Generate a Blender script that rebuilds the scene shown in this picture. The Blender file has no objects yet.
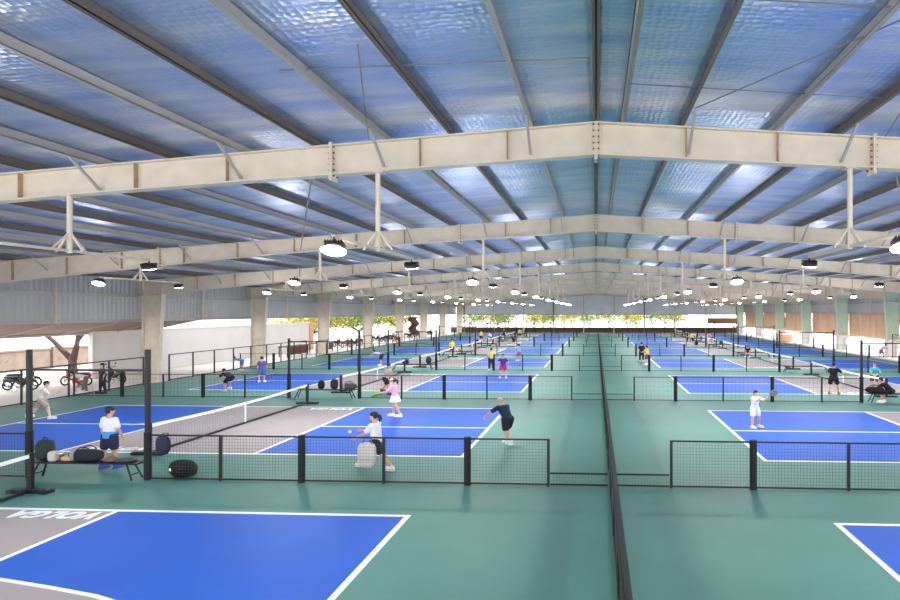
import bpy, math, random
from mathutils import Vector, Matrix, noise
random.seed(7)
PI = math.pi
sc = bpy.context.scene
col = sc.collection

# ------------------------------------------------------------------ camera, world, sun, exposure
F_PX, CX, HY, CAM_H, YAW = 586.0, 565.0, 311.0, 4.6, 0.0529
cam_d = bpy.data.cameras.new('camera')
cam = bpy.data.objects.new('camera', cam_d)
col.objects.link(cam)
cam_d.sensor_width = 36.0
cam_d.lens = F_PX / 900 * 36
cam_d.shift_x = (450 - CX) / 900
cam_d.shift_y = (HY - 300) / 900
cam_d.clip_end = 600
cam.location = (0, 0, CAM_H)
cam.rotation_euler = (PI / 2, 0, YAW)
sc.camera = cam

world = bpy.data.worlds.new('world')
sc.world = world
world.use_nodes = True
wn = world.node_tree.nodes
bg = wn['Background']
bg.inputs['Color'].default_value = (0.98, 0.98, 1.0, 1)
bg.inputs['Strength'].default_value = 3.6

sun_d = bpy.data.lights.new('sun', 'SUN')
sun = bpy.data.objects.new('sun', sun_d)
col.objects.link(sun)
sun_d.energy = 9.0
sun_d.angle = 0.02
sun_d.color = (1.0, 0.96, 0.88)
sun.rotation_euler = (math.radians(-14), math.radians(54), 0)

sc.view_settings.view_transform = 'Standard'
sc.view_settings.look = 'None'
sc.view_settings.gamma = 1
sc.view_settings.use_curve_mapping = False
sc.view_settings.exposure = 0.0
LAMP_W = 200.0
BULB_W = 75.0
GLOW = 30.0

# ------------------------------------------------------------------ materials
def srgb(r, g, b):
    def c(v):
        v /= 255.0
        return v / 12.92 if v <= 0.04045 else ((v + 0.055) / 1.055) ** 2.4
    return (c(r), c(g), c(b), 1)

def mat(name, rgb, rough=0.6, metal=0.0, var=0.0, scale=8.0, bump=0.0, emit=0.0, bscale=None, spec=0.5, stretch=None):
    m = bpy.data.materials.new(name)
    m.use_nodes = True
    nt = m.node_tree
    b = nt.nodes['Principled BSDF']
    c = srgb(*rgb)
    b.inputs['Base Color'].default_value = c
    b.inputs['Roughness'].default_value = rough
    b.inputs['Metallic'].default_value = metal
    b.inputs['Specular IOR Level'].default_value = spec
    if emit:
        b.inputs['Emission Color'].default_value = c
        b.inputs['Emission Strength'].default_value = emit
    tc = nt.nodes.new('ShaderNodeTexCoord')
    src = tc.outputs['Object']
    if stretch:
        mp = nt.nodes.new('ShaderNodeMapping')
        mp.inputs['Scale'].default_value = stretch
        nt.links.new(src, mp.inputs['Vector'])
        src = mp.outputs['Vector']
    if var:
        n = nt.nodes.new('ShaderNodeTexNoise')
        n.inputs['Scale'].default_value = scale
        n.inputs['Detail'].default_value = 5
        nt.links.new(src, n.inputs['Vector'])
        r = nt.nodes.new('ShaderNodeMapRange')
        r.inputs['From Min'].default_value = 0.3
        r.inputs['From Max'].default_value = 0.7
        r.inputs['To Min'].default_value = 1 - var
        r.inputs['To Max'].default_value = 1 + var
        nt.links.new(n.outputs['Fac'], r.inputs['Value'])
        mx = nt.nodes.new('ShaderNodeVectorMath')
        mx.operation = 'SCALE'
        mx.inputs[0].default_value = c[:3]
        nt.links.new(r.outputs['Result'], mx.inputs['Scale'])
        nt.links.new(mx.outputs['Vector'], b.inputs['Base Color'])
    if bump:
        n2 = nt.nodes.new('ShaderNodeTexNoise')
        n2.inputs['Scale'].default_value = bscale or scale * 4
        n2.inputs['Detail'].default_value = 3
        nt.links.new(src, n2.inputs['Vector'])
        bp = nt.nodes.new('ShaderNodeBump')
        bp.inputs['Strength'].default_value = bump
        bp.inputs['Distance'].default_value = 0.02
        nt.links.new(n2.outputs['Fac'], bp.inputs['Height'])
        nt.links.new(bp.outputs['Normal'], b.inputs['Normal'])
    return m

def foil_mat():
    """Quilted reflective insulation foil; it mirrors the courts below."""
    m = bpy.data.materials.new('roof_foil')
    m.use_nodes = True
    nt = m.node_tree
    b = nt.nodes['Principled BSDF']
    b.inputs['Metallic'].default_value = 0.72
    b.inputs['Roughness'].default_value = 0.34
    tc = nt.nodes.new('ShaderNodeTexCoord')
    v = nt.nodes.new('ShaderNodeTexVoronoi')
    v.inputs['Scale'].default_value = 8.5
    v.inputs['Randomness'].default_value = 0.45
    nt.links.new(tc.outputs['Object'], v.inputs['Vector'])
    n = nt.nodes.new('ShaderNodeTexNoise')
    n.inputs['Scale'].default_value = 1.1
    n.inputs['Detail'].default_value = 4
    mp = nt.nodes.new('ShaderNodeMapping')
    mp.inputs['Scale'].default_value = (0.35, 1.6, 1)
    nt.links.new(tc.outputs['Object'], mp.inputs['Vector'])
    nt.links.new(mp.outputs['Vector'], n.inputs['Vector'])
    bp = nt.nodes.new('ShaderNodeBump')
    bp.inputs['Strength'].default_value = 0.42
    bp.inputs['Distance'].default_value = 0.04
    nt.links.new(v.outputs['Distance'], bp.inputs['Height'])
    b2 = nt.nodes.new('ShaderNodeBump')
    b2.inputs['Strength'].default_value = 0.25
    b2.inputs['Distance'].default_value = 0.15
    nt.links.new(n.outputs['Fac'], b2.inputs['Height'])
    nt.links.new(bp.outputs['Normal'], b2.inputs['Normal'])
    nt.links.new(b2.outputs['Normal'], b.inputs['Normal'])
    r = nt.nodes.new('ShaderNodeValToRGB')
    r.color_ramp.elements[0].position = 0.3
    r.color_ramp.elements[0].color = (0.36, 0.50, 0.84, 1)  # blue reflection of the courts tinted into the foil colour
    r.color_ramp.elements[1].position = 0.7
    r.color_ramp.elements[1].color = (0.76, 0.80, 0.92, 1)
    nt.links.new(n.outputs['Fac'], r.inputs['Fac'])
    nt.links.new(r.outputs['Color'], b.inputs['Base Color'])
    return m

def ribbed_mat(name, rgb, axis, per_m, rough=0.5, strength=0.6):
    """Corrugated sheet: ribs across one axis, as a bump."""
    m = mat(name, rgb, rough, var=0.06, scale=0.6)
    nt = m.node_tree
    b = nt.nodes['Principled BSDF']
    tc = nt.nodes.new('ShaderNodeTexCoord')
    sx = nt.nodes.new('ShaderNodeSeparateXYZ')
    nt.links.new(tc.outputs['Object'], sx.inputs['Vector'])
    mu = nt.nodes.new('ShaderNodeMath')
    mu.operation = 'MULTIPLY'
    mu.inputs[1].default_value = per_m * 2 * PI
    nt.links.new(sx.outputs[axis], mu.inputs[0])
    si = nt.nodes.new('ShaderNodeMath')
    si.operation = 'SINE'
    nt.links.new(mu.outputs[0], si.inputs[0])
    bp = nt.nodes.new('ShaderNodeBump')
    bp.inputs['Strength'].default_value = strength
    bp.inputs['Distance'].default_value = 0.04
    nt.links.new(si.outputs[0], bp.inputs['Height'])
    nt.links.new(bp.outputs['Normal'], b.inputs['Normal'])
    return m

M = {}
M['green'] = mat('court_green', (74, 126, 117), 0.58, var=0.06, scale=0.5, bump=0.12, bscale=60, spec=0.3)
M['blue'] = mat('court_blue', (14, 84, 184), 0.58, var=0.05, scale=0.7, bump=0.1, bscale=60, spec=0.25)
M['grey'] = mat('court_grey', (152, 144, 146), 0.75, var=0.03, scale=0.8, spec=0.3)
M['line'] = mat('court_line_white', (228, 230, 234), 0.5, var=0.02)
M['concrete'] = mat('pale_concrete', (216, 210, 204), 0.8, var=0.07, scale=0.5, bump=0.2, bscale=12)
M['foil'] = foil_mat()
M['clad_side'] = ribbed_mat('grey_cladding', (192, 190, 190), 'Y', 3.0)
M['clad_end'] = ribbed_mat('grey_end_cladding', (236, 236, 238), 'X', 3.0)
M['steel'] = mat('cream_steel_paint', (218, 204, 184), 0.5, var=0.07, scale=2.5)
M['steel_green'] = mat('pale_green_steel', (198, 222, 200), 0.5, var=0.05, scale=2.5)  # right columns and knees are pale green, the left ones cream
M['edge'] = mat('rust_tinged_steel', (176, 150, 124), 0.6, var=0.15, scale=6)
M['rust'] = mat('rusty_bolts', (120, 84, 62), 0.8, var=0.2, scale=20)
M['purlin'] = mat('galvanised_purlin', (112, 102, 92), 0.5, 0.3, var=0.18, scale=1.2, stretch=(1, .15, 1))
M['purlin_pale'] = mat('pale_purlin', (176, 172, 166), 0.5, 0.2, var=0.12, scale=1.2, stretch=(1, .15, 1))
M['brown'] = mat('brown_wall_paint', (98, 62, 52), 0.8, var=0.12, scale=1.5)
M['plaster'] = mat('grey_plaster', (214, 210, 208), 0.85, var=0.05, scale=0.6)
M['stone'] = mat('weathered_block_wall', (104, 92, 84), 0.9, var=0.16, scale=1.8, bump=0.4)
M['tarp'] = mat('brown_tarpaulin', (214, 172, 142), 0.7, var=0.16, scale=1.6, bump=0.3, stretch=(1, 1.4, .25))
M['black'] = mat('black_powder_coat', (15, 16, 21), 0.45, var=0.1)
M['pad'] = mat('black_foam_pad', (12, 13, 20), 0.7, var=0.12)
M['wire'] = mat('dark_wire', (56, 64, 66), 0.5, var=0.05)
M['net'] = mat('grey_net_cord', (120, 120, 122), 0.8, var=0.05)
M['tape'] = mat('white_net_tape', (245, 245, 245), 0.6, var=0.02)
M['lampshell'] = mat('lamp_housing_dark', (52, 50, 50), 0.4, 0.3, var=0.05)
M['glow'] = mat('lamp_glow', (255, 250, 238), 0.5, emit=GLOW)
M['rod'] = mat('rod_grey', (140, 138, 134), 0.5, 0.4, var=0.05)
M['bark'] = mat('bark', (72, 54, 50), 0.9, var=0.2, scale=6, bump=0.5)
M['leaf'] = mat('yellow_green_leaves', (168, 162, 62), 0.6, var=0.25, scale=0.8)
M['leaf2'] = mat('light_green_leaves', (120, 138, 66), 0.6, var=0.25, scale=0.8)
M['wood'] = mat('dark_wood', (96, 66, 50), 0.7, var=0.15, scale=3)
M['tan'] = mat('tan_timber', (206, 160, 124), 0.7, var=0.08, scale=3)
M['orange'] = mat('orange_plastic', (238, 176, 128), 0.5, var=0.05)
M['tyre'] = mat('tyre_rubber', (22, 22, 22), 0.8, var=0.1)
M['chrome'] = mat('chrome', (190, 190, 195), 0.25, 0.9, var=0.05)
M['red'] = mat('red_motorbike_paint', (168, 36, 34), 0.3, var=0.05)
M['bikeblk'] = mat('black_motorbike_paint', (36, 34, 40), 0.3, var=0.05)
M['seatblk'] = mat('black_vinyl', (28, 27, 30), 0.5, var=0.08)
M['skin'] = mat('skin', (214, 164, 136), 0.55, var=0.04, scale=10)
M['hair'] = mat('black_hair', (26, 22, 22), 0.5, var=0.15, scale=30)
M['eye'] = mat('dark_eye', (30, 22, 20), 0.3, var=0.05)
_cm = {}
def cloth(rgb):
    if rgb not in _cm:
        _cm[rgb] = mat('cloth_%d' % len(_cm), rgb, 0.85, var=0.06, scale=12, bump=0.25, bscale=30)
    return _cm[rgb]

# ------------------------------------------------------------------ mesh helpers
class MB:
    def __init__(s): s.v = []; s.f = []; s.m = []
    def add(s, vs, fs, m=0):
        o = len(s.v)
        s.v += [tuple(v) for v in vs]
        s.f += [tuple(i + o for i in f) for f in fs]
        s.m += [m] * len(fs)
    def box(s, c, d, m=0, R=None):
        x, y, z = d[0] / 2, d[1] / 2, d[2] / 2
        vs = [Vector((i * x, j * y, k * z)) for i in (-1, 1) for j in (-1, 1) for k in (-1, 1)]
        if R: vs = [R @ v for v in vs]
        c = Vector(c)
        s.add([v + c for v in vs], [(0, 1, 3, 2), (4, 6, 7, 5), (0, 4, 5, 1), (2, 3, 7, 6), (0, 2, 6, 4), (1, 5, 7, 3)], m)
        return s
    def b2(s, a, b, m=0):
        return s.box([(a[i] + b[i]) / 2 for i in range(3)], [abs(b[i] - a[i]) for i in range(3)], m)
    def rings(s, rings, m=0, cap=True):
        n = len(rings[0]); vs = [p for r in rings for p in r]; fs = []
        for i in range(len(rings) - 1):
            for j in range(n):
                k = (j + 1) % n
                fs.append((i * n + j, i * n + k, (i + 1) * n + k, (i + 1) * n + j))
        if cap:
            fs.append(tuple(range(n))[::-1]); o = (len(rings) - 1) * n
            fs.append(tuple(o + j for j in range(n)))
        s.add(vs, fs, m); return s
    def tube(s, pts, r, n=8, m=0, cap=True):
        pts = [Vector(p) for p in pts]
        rs = r if isinstance(r, (list, tuple)) else [r] * len(pts)
        out = []; px = None
        for i, p in enumerate(pts):
            d = (pts[min(i + 1, len(pts) - 1)] - pts[max(i - 1, 0)]).normalized()
            if px is None:
                a = Vector((0, 0, 1)) if abs(d.z) < 0.9 else Vector((1, 0, 0))
                px = d.cross(a).normalized()
            else:
                px = (px - d * px.dot(d)).normalized()
            py = d.cross(px)
            out.append([p + (px * math.cos(2 * PI * j / n + PI / n) + py * math.sin(2 * PI * j / n + PI / n)) * rs[i] for j in range(n)])
        return s.rings(out, m, cap)
    def ell(s, c, r, R=None, nu=12, nv=8, m=0, p=1.0):
        c = Vector(c); rr = []
        def sp(a): return math.copysign(abs(a) ** p, a)
        for i in range(1, nv):
            t = PI * i / nv
            ring = []
            for j in range(nu):
                a = 2 * PI * j / nu
                v = Vector((sp(math.cos(a)) * sp(math.sin(t)) * r[0], sp(math.sin(a)) * sp(math.sin(t)) * r[1], -sp(math.cos(t)) * r[2]))
                ring.append(c + (R @ v if R else v))
            rr.append(ring)
        return s.rings(rr, m)
    def cap(s, a, b, ra, rb, n=10):
        """tapered capsule"""
        a = Vector(a); b = Vector(b); d = (b - a).normalized()
        pts = []; rs = []
        for k in range(4):
            t = k / 3 * PI / 2
            pts.append(a - d * ra * math.cos(t)); rs.append(max(ra * math.sin(t), 0.02 * ra))
        for k in range(4):
            t = k / 3 * PI / 2
            pts.append(b + d * rb * math.sin(t)); rs.append(max(rb * math.cos(t), 0.02 * rb))
        return s.tube(pts, rs, n)
    def mesh(s, name, mats, smooth=False):
        me = bpy.data.meshes.new(name)
        me.from_pydata(s.v, [], s.f)
        for mm in (mats if isinstance(mats, (list, tuple)) else [mats]):
            me.materials.append(M[mm] if isinstance(mm, str) else mm)
        me.polygons.foreach_set('material_index', s.m)
        if smooth: me.polygons.foreach_set('use_smooth', [True] * len(s.f))
        me.update()
        return me

def place(name, me, parent=None, loc=(0, 0, 0), rz=0):
    o = bpy.data.objects.new(name, me)
    col.objects.link(o)
    o.parent = parent
    o.location = loc
    o.rotation_euler = (0, 0, rz)
    return o
def part(name, mb, mats, parent, smooth=False, loc=(0, 0, 0)):
    return place(name, mb.mesh(name, mats, smooth), parent, loc)
def tag(o, label, cat, group=None, kind=None):
    o['label'] = label; o['category'] = cat
    if group: o['group'] = group
    if kind: o['kind'] = kind
    return o
def thing(name, label, cat, loc=(0, 0, 0), rz=0, group=None):
    return tag(place(name, None, None, loc, rz), label, cat, group)
def struct(name, mb, mats, smooth=False):
    o = place(name, mb.mesh(name, mats, smooth)); o['kind'] = 'structure'; return o
def dup(root, loc, label, rz=None, group=None):
    r = root.copy(); col.objects.link(r); r.location = loc
    if rz is not None: r.rotation_euler = (0, 0, rz)
    r['label'] = label
    if group: r['group'] = group
    for ch in list(root.children):
        c = ch.copy(); col.objects.link(c); c.parent = r
        for g in ch.children:
            d = g.copy(); col.objects.link(d); d.parent = c
    return r
ORD = ['nearest', 'second', 'third', 'fourth', 'fifth', 'sixth', 'seventh', 'eighth', 'ninth', 'farthest']

# ------------------------------------------------------------------ layout numbers (metres)
PITCH = 14.8
ROWS = [15.35 + PITCH * k for k in range(8)]                       # lines of low fences across the hall
COURTS = [[18.3 + PITCH * (k - 1), 27.4 + PITCH * (k - 1)] for k in range(8)]
COURTS[0] = [3.5, 12.95]
FRAMES = [0.6 + 11.95 * k for k in range(0, 11)]                   # portal frames
END = 123.5
XL, XR = -28.3, 27.2
LB = dict(base1=-23.8, kit1=-17.6, net=-14.3, kit2=-11.0, base2=-4.22)
RB = dict(base1=5.2, kit1=12.25, net=15.5, kit2=18.8, base2=25.8)

def roof_top(x): return 8.62 - 0.07 * abs(x)
def rafter_depth(x):
    a = abs(x)
    return 0.70 - 0.10 * min(a, 13) / 13 if a < 13 else 0.60 + 0.42 * (a - 13) / 17

# ------------------------------------------------------------------ floor with painted courts
LW = 0.125
def court_cells(b, yf0, yf1, x):
    pass
xs = {-29.0, 29.0, XL, XR}
for B in (LB, RB):
    xs |= {B['base1'] - LW / 2, B['base1'] + LW / 2, B['kit1'] - LW / 2, B['kit1'] + LW / 2, B['kit2'] - LW / 2, B['kit2'] + LW / 2, B['base2'] - LW / 2, B['base2'] + LW / 2}
ys = {-6.0, END}
for a, b in COURTS:
    c = (a + b) / 2
    for y in (a, b, c): ys |= {y - LW / 2, y + LW / 2}
xs = sorted(xs); ys = sorted(ys)
def floor_mat(x, y):
    if x < XL or x > XR: return 4
    for B in (LB, RB):
        if B['base1'] - LW / 2 < x < B['base2'] + LW / 2:
            for a, b in COURTS:
                if a - LW / 2 < y < b + LW / 2:
                    if min(abs(y - a), abs(y - b)) < LW / 2: return 3
                    for k in ('base1', 'kit1', 'kit2', 'base2'):
                        if abs(x - B[k]) < LW / 2: return 3
                    if B['kit1'] < x < B['kit2']: return 2
                    if abs(y - (a + b) / 2) < LW / 2: return 3
                    return 1
    return 0
fl = MB()
for i in range(len(xs) - 1):
    for j in range(len(ys) - 1):
        m = floor_mat((xs[i] + xs[i + 1]) / 2, (ys[j] + ys[j + 1]) / 2)
        fl.add([(xs[i], ys[j], 0), (xs[i + 1], ys[j], 0), (xs[i + 1], ys[j + 1], 0), (xs[i], ys[j + 1], 0)], [(0, 1, 2, 3)], m)
# grey area with a curved white edge at the near side of the first left court
edge = [(-10.95, 9.62), (-10.2, 9.51), (-9.05, 9.27), (-8.08, 9.04), (-7.4, 8.8), (-6.5, 8.3), (-5.4, 7.5), (-4.3, 6.6)]
for k in range(len(edge) - 1):
    (x0, y0), (x1, y1) = edge[k], edge[k + 1]
    fl.add([(x0, 3.4, .003), (x1, 3.4, .003), (x1, y1, .003), (x0, y0, .003)], [(0, 1, 2, 3)], 2)
    fl.add([(x0, y0 - .05, .006), (x1, y1 - .05, .006), (x1, y1 + .05, .006), (x0, y0 + .05, .006)], [(0, 1, 2, 3)], 3)
# court lettering painted on the grey zones
tcu = bpy.data.curves.new('lettering', 'FONT')
tcu.body = 'VOLGA'; tcu.size = 0.58; tcu.shear = 0.25; tcu.offset = 0.036; tcu.align_x = 'CENTER'; tcu.align_y = 'CENTER'
tcu.resolution_u = 3; tcu.space_character = 1.1
to = bpy.data.objects.new('lettering', tcu); col.objects.link(to)
tme = bpy.data.meshes.new_from_object(to.evaluated_get(bpy.context.evaluated_depsgraph_get()))
col.objects.unlink(to); bpy.data.objects.remove(to)
tv = [v.co.copy() for v in tme.vertices]; tf = [tuple(p.vertices) for p in tme.polygons]
def text(cx, cy, rot):
    R = Matrix.Rotation(rot, 3, 'Z')
    fl.add([R @ Vector((v.x, v.y, 0)) + Vector((cx, cy, .006)) for v in tv], tf, 3)
for k in range(4):
    for B in (LB, RB):
        a, b = COURTS[k]
        text((B['net'] + B['kit2']) / 2 + (.5 if k == 0 else .3), b - (0.34 if k == 0 else 0.5), PI)
        if k: text((B['kit1'] + B['net']) / 2 - .1, a + 0.45, 0)
floor = struct('floor', fl, ['green', 'blue', 'grey', 'line', 'concrete'])

g = MB()
g.b2((-75, -6, -.12), (-29.0, 160, -.02)); g.b2((29.0, -6, -.12), (70, 160, -.02)); g.b2((-75, END, -.12), (70, 190, -.021))
struct('floor_outside', g, 'concrete')

# ------------------------------------------------------------------ roof
EXT = 31.0
rf = MB()
zt = 0.205
for s in (-1, 1):
    n = 1
    for i in range(n):
        x0, x1 = 0, EXT
        z0, z1 = roof_top(x0) + zt, roof_top(x1) + zt
        vs = [(s * x0, -6, z0), (s * x1, -6, z1), (s * x1, END + 1, z1), (s * x0, END + 1, z0)]
        up = [(a, b, c + .06) for a, b, c in vs]
        rf.add(vs + up, [(0, 1, 2, 3), (4, 7, 6, 5), (0, 4, 5, 1), (1, 5, 6, 2), (2, 6, 7, 3), (3, 7, 4, 0)])
struct('ceiling', rf, 'foil')
px_list = [0.0, 0.58, 1.84, 3.75, 5.1, -1.4, -3.15, -4.6, -6.15]
x = 6.75
while x < 30: px_list.append(x); x += 1.62
x = -7.8
while x > -30: px_list.append(x); x -= 1.62
for i, x in enumerate(sorted(px_list)):
    z = roof_top(x); p = MB(); w = .022
    d = 0.19
    p.b2((x - .012, -6, z), (x + .012, END, z + d))
    sg = 1 if x < 0 else -1
    if x == 0: p.b2((x - .06, -6, z + .0), (x + .06, END, z + .015))
    else:
        p.b2((x, -6, z), (x + sg * .07, END, z + .015)); p.b2((x, -6, z + d - .015), (x - sg * .07, END, z + d))
        p.b2((x + sg * .058, -6, z), (x + sg * .07, END, z + .03))
    struct('trim_%d' % (i + 1), p, 'purlin_pale' if i % 2 else 'purlin')

# side walls: cladding above, girts
TR = 100
for s, nm, zb in ((-1, 'left', 3.95), (1, 'right', 4.35)):
    w = MB(); X = 30.6 if s > 0 else -29.75
    w.b2((X - .03, 2, zb), (X + .03, END, roof_top(30.6) + zt))
    struct('wall_' + nm, w, 'clad_side')
    for j, z in enumerate((zb + .05, 5.55)):
        t = MB(); t.b2((X - s * .05, 2, z - .09), (X - s * .25, END, z + .09))
        struct('trim_%d' % (TR + j + (2 if s > 0 else 0)), t, 'purlin_pale')
for i in range(2, 10):
    for s, X in ((-1, -29.4), (1, 30.2)):
        t = MB(); ym = FRAMES[i] + 5.9; t.b2((X - .05, ym - .05, 3.95 if s < 0 else 4.35), (X + .05, ym + .05, roof_top(29.5)))
        struct('trim_%d' % (160 + i * 2 + (s > 0)), t, 'steel')
w = MB()
vs = []
zb = 3.9
pts = [(-28.4, zb), (31, zb), (31, roof_top(31) + zt), (0, roof_top(0) + zt), (-28.4, roof_top(28.4) + zt)]
w.add([(x, END, z) for x, z in pts] + [(x, END + .08, z) for x, z in pts], [(0, 1, 2, 3, 4), (9, 8, 7, 6, 5)] + [(i, i + 5, (i + 1) % 5 + 5, (i + 1) % 5) for i in range(5)])
struct('wall_back', w, 'clad_end')
w = MB(); w.b2((-31, END + .2, 0), (31, END + .4, 1.05)); w.b2((-31, END + .12, 1.05), (31, END + .48, 1.15)); w.b2((-31, END + .12, .55), (31, END + .2, .62))
struct('wall_back_low', w, 'brown')
t = MB(); t.b2((-31, END - .1, zb - .1), (31, END, zb + .08)); struct('trim_110', t, 'purlin_pale')
for i in range(10):
    x = -28.0 + i * 6.35
    t = MB(); t.b2((x - .1, END - .35, 0), (x + .1, END - .11, roof_top(x)))
    struct('trim_%d' % (120 + i), t, 'steel' if i % 3 else 'purlin')

# left outside plaster wall, low block wall
w = MB(); w.b2((-34.4, 38, 0), (-34.1, 68, 3.1)); w.b2((-34.45, 38, 3.1), (-34.05, 68, 3.22))
o = tag(place('plaster_wall', w.mesh('plaster_wall', 'plaster')), 'tall plain grey plaster wall beyond the left columns', 'wall')
w = MB(); w.b2((-34.6, 68.05, 0), (-33.9, 68.75, 3.3)); tag(place('timber_panel', w.mesh('timber_panel', 'tan')), 'tan timber panel at the far end of the grey plaster wall', 'panel')
w = MB(); w.b2((-44.2, 18, 0), (-43.9, 60, 1.5)); w.b2((-44.3, 18, 1.5), (-43.8, 60, 1.62))
for y in range(20, 60, 5): w.b2((-43.9, y, 0), (-43.7, y + .35, 1.75))
tag(place('boundary_wall', w.mesh('boundary_wall', 'stone')), 'weathered low boundary wall behind the parked motorbikes', 'wall')
d = MB(); d.b2((-34.05, 42.3, 0), (-33.9, 43.2, 2.5)); tag(place('side_post', d.mesh('side_post', 'wood')), 'narrow dark upright board against the near end of the grey plaster wall', 'board')
# outside canopy above the left opening
e = MB(); e.add([(-30.7, 10, 3.9), (-30.7, 44, 3.9), (-34.5, 44, 3.12), (-34.5, 10, 3.12), (-30.7, 10, 3.96), (-30.7, 44, 3.96), (-34.5, 44, 3.18), (-34.5, 10, 3.18)],
      [(0, 1, 2, 3), (7, 6, 5, 4), (0, 4, 5, 1), (1, 5, 6, 2), (2, 6, 7, 3), (3, 7, 4, 0)])
cn = thing('canopy', 'thin lean-to canopy outside the left opening over the motorbikes', 'canopy', (0, 0, 0))
part('canopy_sheet', e, mat('brown_canopy_sheet', (150, 128, 112), .8, var=.1), cn)
e = MB()
for y in range(12, 44, 4): e.tube([(-34.5, y, 3.07), (-30.7, y, 3.85)], .05, 4)
e.b2((-34.5, 10, 2.98), (-34.4, 44, 3.12)); part('canopy_rafters', e, 'purlin_pale', cn)
for y in (28.0, 41.8):
    e = MB(); e.tube([(-34.4, y, 0), (-34.4, y, 3.0)], .06); part('canopy_post', e, 'bark', cn)

# ------------------------------------------------------------------ portal frames
def ibeam_x(mb, s, x0, x1, fw=.26, n=10):
    """half rafter from x0 to x1 as web plus two flanges"""
    pts = [x0 + (x1 - x0) * i / n for i in range(n + 1)]
    for zf, th in ((lambda x: roof_top(x), -.03), (lambda x: roof_top(x) - rafter_depth(x), .03)):
        for a, b in zip(pts[:-1], pts[1:]):
            vs = []
            for x in (a, b):
                for yy in (-fw / 2, fw / 2):
                    for dz in (0, th): vs.append((s * x, yy, zf(x) + dz))
            mb.add(vs, [(0, 1, 3, 2), (4, 6, 7, 5), (0, 4, 5, 1), (2, 3, 7, 6), (0, 2, 6, 4), (1, 5, 7, 3)])
    for a, b in zip(pts[:-1], pts[1:]):
        vs = []
        for x in (a, b):
            for z in (roof_top(x) - .02, roof_top(x) - rafter_depth(x) + .02):
                for yy in (-.012, .012): vs.append((s * x, yy, z))
        mb.add(vs, [(0, 1, 3, 2), (4, 6, 7, 5), (0, 4, 5, 1), (2, 3, 7, 6), (0, 2, 6, 4), (1, 5, 7, 3)])
def column_mb(s):
    m = MB(); zt_ = roof_top(30) - .05
    CO = 29.25 if s < 0 else 30.2
    def xi(z): return CO - (0.98 + .42 * z / zt_)
    fw = .34
    for a, b in ((lambda z: CO, lambda z: CO - .03), (xi, lambda z: xi(z) + .03)):
        vs = []
        for z in (0, zt_):
            for xx in (a(z), b(z)):
                for yy in (-fw / 2, fw / 2): vs.append((s * xx, yy, z))
        m.add(vs, [(0, 1, 3, 2), (4, 6, 7, 5), (0, 4, 5, 1), (2, 3, 7, 6), (0, 2, 6, 4), (1, 5, 7, 3)])
    vs = []
    for z in (0, zt_):
        for xx in (CO - .02, xi(z) + .02):
            for yy in (-.012, .012): vs.append((s * xx, yy, z))
    m.add(vs, [(0, 1, 3, 2), (4, 6, 7, 5), (0, 4, 5, 1), (2, 3, 7, 6), (0, 2, 6, 4), (1, 5, 7, 3)])
    for z in (2.2, 4.4, 5.6):
        m.box((s * (CO - .02 + xi(z)) / 2, 0, z), (CO - .02 - xi(z), fw - .04, .015))
    m.box((s * (CO - .5), 0, .015), (1.15, .5, .03))
    return m
raf = {}; colm = {}
for s in (-1, 1):
    m = MB(); ibeam_x(m, s, 0, 28.8); raf[s] = m.mesh('rafter', 'steel')
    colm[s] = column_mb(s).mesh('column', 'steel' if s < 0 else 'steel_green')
    m = MB()
    ibeam_x(m, s, 28.7, 30.2, .34, 2)
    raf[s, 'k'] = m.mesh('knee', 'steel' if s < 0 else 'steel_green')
m = MB(); m.box((0, 0, -.33), (.014, .25, .62)); stif = m.mesh('stiffener_plate', 'edge')
m = MB()
m.box((-.018, 0, -.36), (.03, .3, .86)); m.box((.018, 0, -.36), (.03, .3, .86))
for k in range(6):
    for yy in (-.09, .09):
        m.tube([(-.07, yy, -.68 + k * .13), (.07, yy, -.68 + k * .13)], .018, 6, 1)
splice = m.mesh('splice_plate', ['steel', 'rust'])
br = {}
for s in (-1, 1):
    m = MB(); m.tube([(0, -.85, .02), (0, -.05, -.56)], .035, 4); br[s] = m.mesh('flange_brace', 'purlin_pale')
_pl = []
def cached_plinth():
    if not _pl: _pl.append(MB().b2((-.7, -.4, 0), (.75, .4, 1.75)).b2((.0, -.7, 0), (.75, .9, 1.3)).mesh('plinth', 'plaster'))
    return _pl[0]
for i, y in enumerate(FRAMES):
    if i == 0: continue
    if i == len(FRAMES) - 1: y = END - 1.6
    t = thing('portal_frame', '%s cream steel portal frame spanning the hall, counted from the camera' % ORD[i - 1], 'roof frame', (0, y, 0), 0, 'steel portal frames')
    for s in (-1, 1):
        place('rafter', raf[s], t); place('knee', raf[s, 'k'], t); place('column', colm[s], t)
        if s > 0:
            m = cached_plinth(); place('plinth', m, t, (29.75, 0, 0))
        for x in (1.9, 3.8, 8.1, 10.2, 12.9, 15.4, 17.8, 20.6, 23.1, 25.6):
            o = place('stiffener_plate', stif, t, (s * x, 0, roof_top(x)))
            o.scale.z = rafter_depth(x) / .66
        for x in (5.75, 18.9): 
            o = place('splice_plate', splice, t, (s * x, 0, roof_top(x) - .02)); o.scale.z = rafter_depth(x) / .68
        for x in ([1.4, 4.6, 7.8, 11.04, 14.28, 17.5, 20.8, 24.0, 27.2] if s < 0 else [1.95, 5.1, 8.4, 11.6, 14.85, 18.1, 21.3, 24.6]):
            place('flange_brace', br[s], t, (s * x, 0, roof_top(x)))
    place('splice_plate', splice, t, (0, 0, roof_top(0) - .02))

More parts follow.
